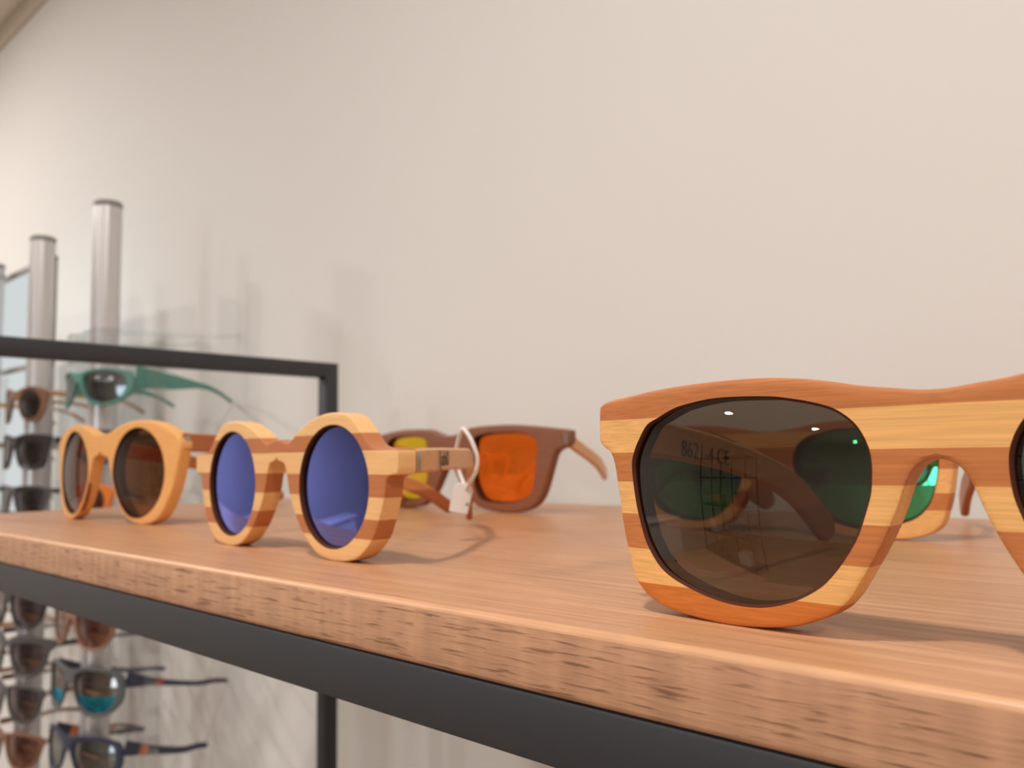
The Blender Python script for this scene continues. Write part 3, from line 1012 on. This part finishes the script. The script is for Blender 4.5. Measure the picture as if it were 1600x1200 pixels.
# clear plates behind the rods
for x0, x1, lab in ((-1300, -1122, 'clear acrylic back plate behind the right display rod'), (-1585, -1470, 'clear acrylic back plate behind the middle display rod'),
                    (-1880, -1800, 'clear acrylic back plate at the left edge behind the left rod')):
    p = box('acrylic_plate', M['clear'], x0 - (x0 + x1) / 2, x1 - (x0 + x1) / 2, 0, 3, 0, 205 - FLOOR, bev=0.6)
    p.location = W((x0 + x1) / 2, 344, FLOOR)
    tag(p, lab, 'acrylic plate', 'clear plates behind the display rods')

# white panel beside the middle rod, made bright by its emission
pn = empty('white_panel', (-1840, 352, FLOOR), 0, 'bright white panel in a grey frame beside the middle display rod', 'light panel')
pz0, pz1, ph = -60 - FLOOR, 412 - FLOOR, 236
box('panel_face', M['panel_white'], -ph + 10, ph - 10, 2, 8, pz0 + 10, pz1 - 10, parent=pn)
bm = bmesh.new()
addbox(bm, -ph, ph, -2, 12, pz1 - 12, pz1, bev=1)
addbox(bm, -ph, ph, -2, 12, pz0, pz0 + 12, bev=1)
addbox(bm, -ph, -ph + 12, -2, 12, pz0, pz1, bev=1)
addbox(bm, ph - 12, ph, -2, 12, pz0, pz1, bev=1)
addbox(bm, -ph, ph, -2, 12, 214 - FLOOR, 224 - FLOOR, bev=1)
finish(bm, 'panel_frame', M['alu_dark'], pn)
for sx in (-1, 1):
    box('stand', M['alu_dark'], sx * (ph - 20) - 8, sx * (ph - 20) + 8, 2, 12, 0, pz0 + 4, parent=pn)

# ------------------------------------------------------------------ the shop behind the camera, seen in the lenses
tb = empty('display_table', (-1900, -1800, FLOOR), 0.35, 'brown topped shop table with black legs, mirrored in the nearest lens', 'table')
box('table_top', M['oak_top'], -700, 700, -320, 320, 930, 960, bev=3, parent=tb)
for sx in (-1, 1):
    for sy in (-1, 1):
        box('leg', M['black_metal'], sx * 660 - 18, sx * 660 + 18, sy * 290 - 18, sy * 290 + 18, 0, 930, parent=tb)
box('stretcher', M['black_metal'], -642, 642, -12, 12, 180, 204, parent=tb)
rk = empty('shelving_rack', (-3300, -4300, FLOOR), 0.1, 'open black shelving rack standing in the shop, mirrored in the nearest lens', 'shelving rack')
for sx in (-1, 0, 1):
    for sy in (-1, 1):
        box('post', M['black_metal'], sx * 800 - 16, sx * 800 + 16, sy * 220 - 16, sy * 220 + 16, 0, 2350, parent=rk)
for z in (120, 720, 1320, 1900, 2320):
    box('shelf', M['black_metal'], -800, 800, -220, 220, z, z + 26, parent=rk)
for i, (x, z, w, h, mm) in enumerate(((-500, 746, 220, 260, 'wall_far'), (250, 746, 300, 200, 'pl_slate'), (-300, 1346, 260, 220, 'pl_tan'), (500, 1346, 200, 300, 'pl_navy'), (-560, 146, 260, 300, 'pl_rust'), (420, 146, 300, 260, 'wall_far'))):
    b = empty('storage_box', (-3300 + x * 0.995, -4300 + x * 0.0998, FLOOR + z), 0.1, ['white storage box on the second shelf of the rack, left side', 'slate storage box on the second shelf of the rack, right side',
              'tan storage box on the third shelf of the rack', 'navy storage box on the third shelf of the rack', 'rust brown storage box on the lowest shelf of the rack', 'white storage box on the lowest shelf of the rack'][i], 'box', 'boxes on the shelving rack')
    box('box_body', M[mm], -w / 2, w / 2, -130, 130, 0, h * 0.8, bev=4, parent=b)
    box('lid', M[mm], -w / 2 - 6, w / 2 + 6, -136, 136, h * 0.8, h, bev=4, parent=b)
ct = empty('counter', (-3900, -1400, FLOOR), 0, 'long white shop counter along the left wall, mirrored in the blue lens', 'counter')
box('counter_body', M['wall_far'], -260, 260, -1400, 1200, 0, 1180, bev=6, parent=ct)
box('worktop', M['white_plastic'], -300, 300, -1440, 1240, 1180, 1220, bev=6, parent=ct)


# ------------------------------------------------------------------ ceiling downlights
def downlight(x, y, watts, label, r=58):
    d = empty('downlight', (x, y, CEIL), 0, label, 'ceiling light', 'recessed ceiling downlights')
    bm = bmesh.new()
    prof = [(r + 18, 0), (r + 18, -4), (r + 4, -7), (r, -5), (r, 0)]
    seg = 40
    R_ = [[bm.verts.new((a * math.cos(2 * math.pi * k / seg) * K, a * math.sin(2 * math.pi * k / seg) * K, z * K)) for k in range(seg)] for a, z in prof]
    for i in range(len(prof)):
        j = (i + 1) % len(prof)
        for k in range(seg):
            l = (k + 1) % seg
            bm.faces.new((R_[i][k], R_[i][l], R_[j][l], R_[j][k]))
    finish(bm, 'trim_ring', M['white_plastic'], d)
    bm = bmesh.new()
    bmesh.ops.create_circle(bm, cap_ends=True, segments=40, radius=(r - 0.5) * K)
    for v in bm.verts:
        v.co.z = -1.5 * K
    finish(bm, 'lamp_disc', M['lamp_glow'], d)
    la = bpy.data.lights.new('downlight_lamp', 'AREA')
    la.shape = 'DISK'
    la.size = 2 * r * K
    la.energy = watts
    la.color = (1.0, 0.97, 0.93)
    lo = bpy.data.objects.new('downlight_lamp', la)
    lo.location = (0, 0, -9 * K)
    lo.parent = d
    COL.objects.link(lo)
    return d


downlight(-110, -500, 12.0, 'round ceiling downlight just in front of the display shelf')
downlight(-1900, -900, 6.0, 'round ceiling downlight in front of the display rods')
downlight(-3400, -800, 24.0, 'added round ceiling downlight by the left wall, left of the display rods')  # lamp added to brighten the left part of the wall
downlight(-2450, -420, 11.0, 'added round ceiling downlight closest to the back wall, above the left display rod')  # lamp added to lift the dark upper left of the back wall
downlight(1250, -520, 10.0, 'round ceiling downlight to the right of the display shelf')
downlight(-2000, -1900, 8.5, 'round ceiling downlight above the far end of the shop table')
downlight(-500, -1900, 8.5, 'round ceiling downlight above the near end of the shop table')
downlight(1200, -1900, 8.5, 'round ceiling downlight in the second row, furthest right')
downlight(-900, -3400, 8.5, 'round ceiling downlight in the third row, beside the shelving rack')
downlight(-2700, -3400, 8.5, 'round ceiling downlight in the third row, nearest the left wall')
downlight(-1400, -5200, 8.5, 'round ceiling downlight in the last row before the front wall')

# added lamp for cool daylight through the added window
la = bpy.data.lights.new('window_fill_lamp', 'AREA')
la.shape = 'RECTANGLE'
la.size = (WX1 - WX0) * K
la.size_y = (WZ1 - WZ0) * K
la.energy = 60
la.color = (0.86, 0.93, 1.0)
lo = bpy.data.objects.new('window_fill_lamp', la)
lo.location = W((WX0 + WX1) / 2, RY0 - 140, (WZ0 + WZ1) / 2)
lo.rotation_euler = (math.radians(90), 0, math.radians(0))
lo.rotation_euler = Vector((0, 1, 0)).to_track_quat('-Z', 'Z').to_euler()
COL.objects.link(lo)

world = bpy.data.worlds.new('World')
world.use_nodes = True
bgn = world.node_tree.nodes['Background']
bgn.inputs['Color'].default_value = (0.75, 0.86, 1.0, 1)
bgn.inputs['Strength'].default_value = 1.2
SC.world = world

# ------------------------------------------------------------------ camera
R_ = Vector((0.729118, 0.684226, -0.014888))
U_ = Vector((0.068966, -0.051813, 0.996273))
F_ = Vector((-0.680904, 0.727427, 0.084966))
cd = bpy.data.cameras.new('camera')
cd.sensor_fit = 'HORIZONTAL'
cd.sensor_width = 36.0
cd.lens = 29.4542
cd.clip_start = 0.005
cd.clip_end = 60
cam = bpy.data.objects.new('camera', cd)
mw = Matrix((R_, U_, -F_)).transposed().to_4x4()
mw.translation = W(0, -161.707, 42.118)
cam.matrix_world = mw
COL.objects.link(cam)
cd.dof.use_dof = True
cd.dof.focus_distance = 215 * K
cd.dof.aperture_fstop = 22.0
SC.camera = cam

SC.view_settings.view_transform = 'Standard'
SC.view_settings.look = 'None'
SC.view_settings.exposure = -0.62
SC.view_settings.gamma = 1.0
SC.view_settings.use_curve_mapping = False
SC.cycles.max_bounces = 14
SC.cycles.transparent_max_bounces = 24
SC.cycles.use_denoising = True
SC.cycles.sample_clamp_indirect = 6.0
SC.cycles.caustics_reflective = False
SC.cycles.caustics_refractive = False
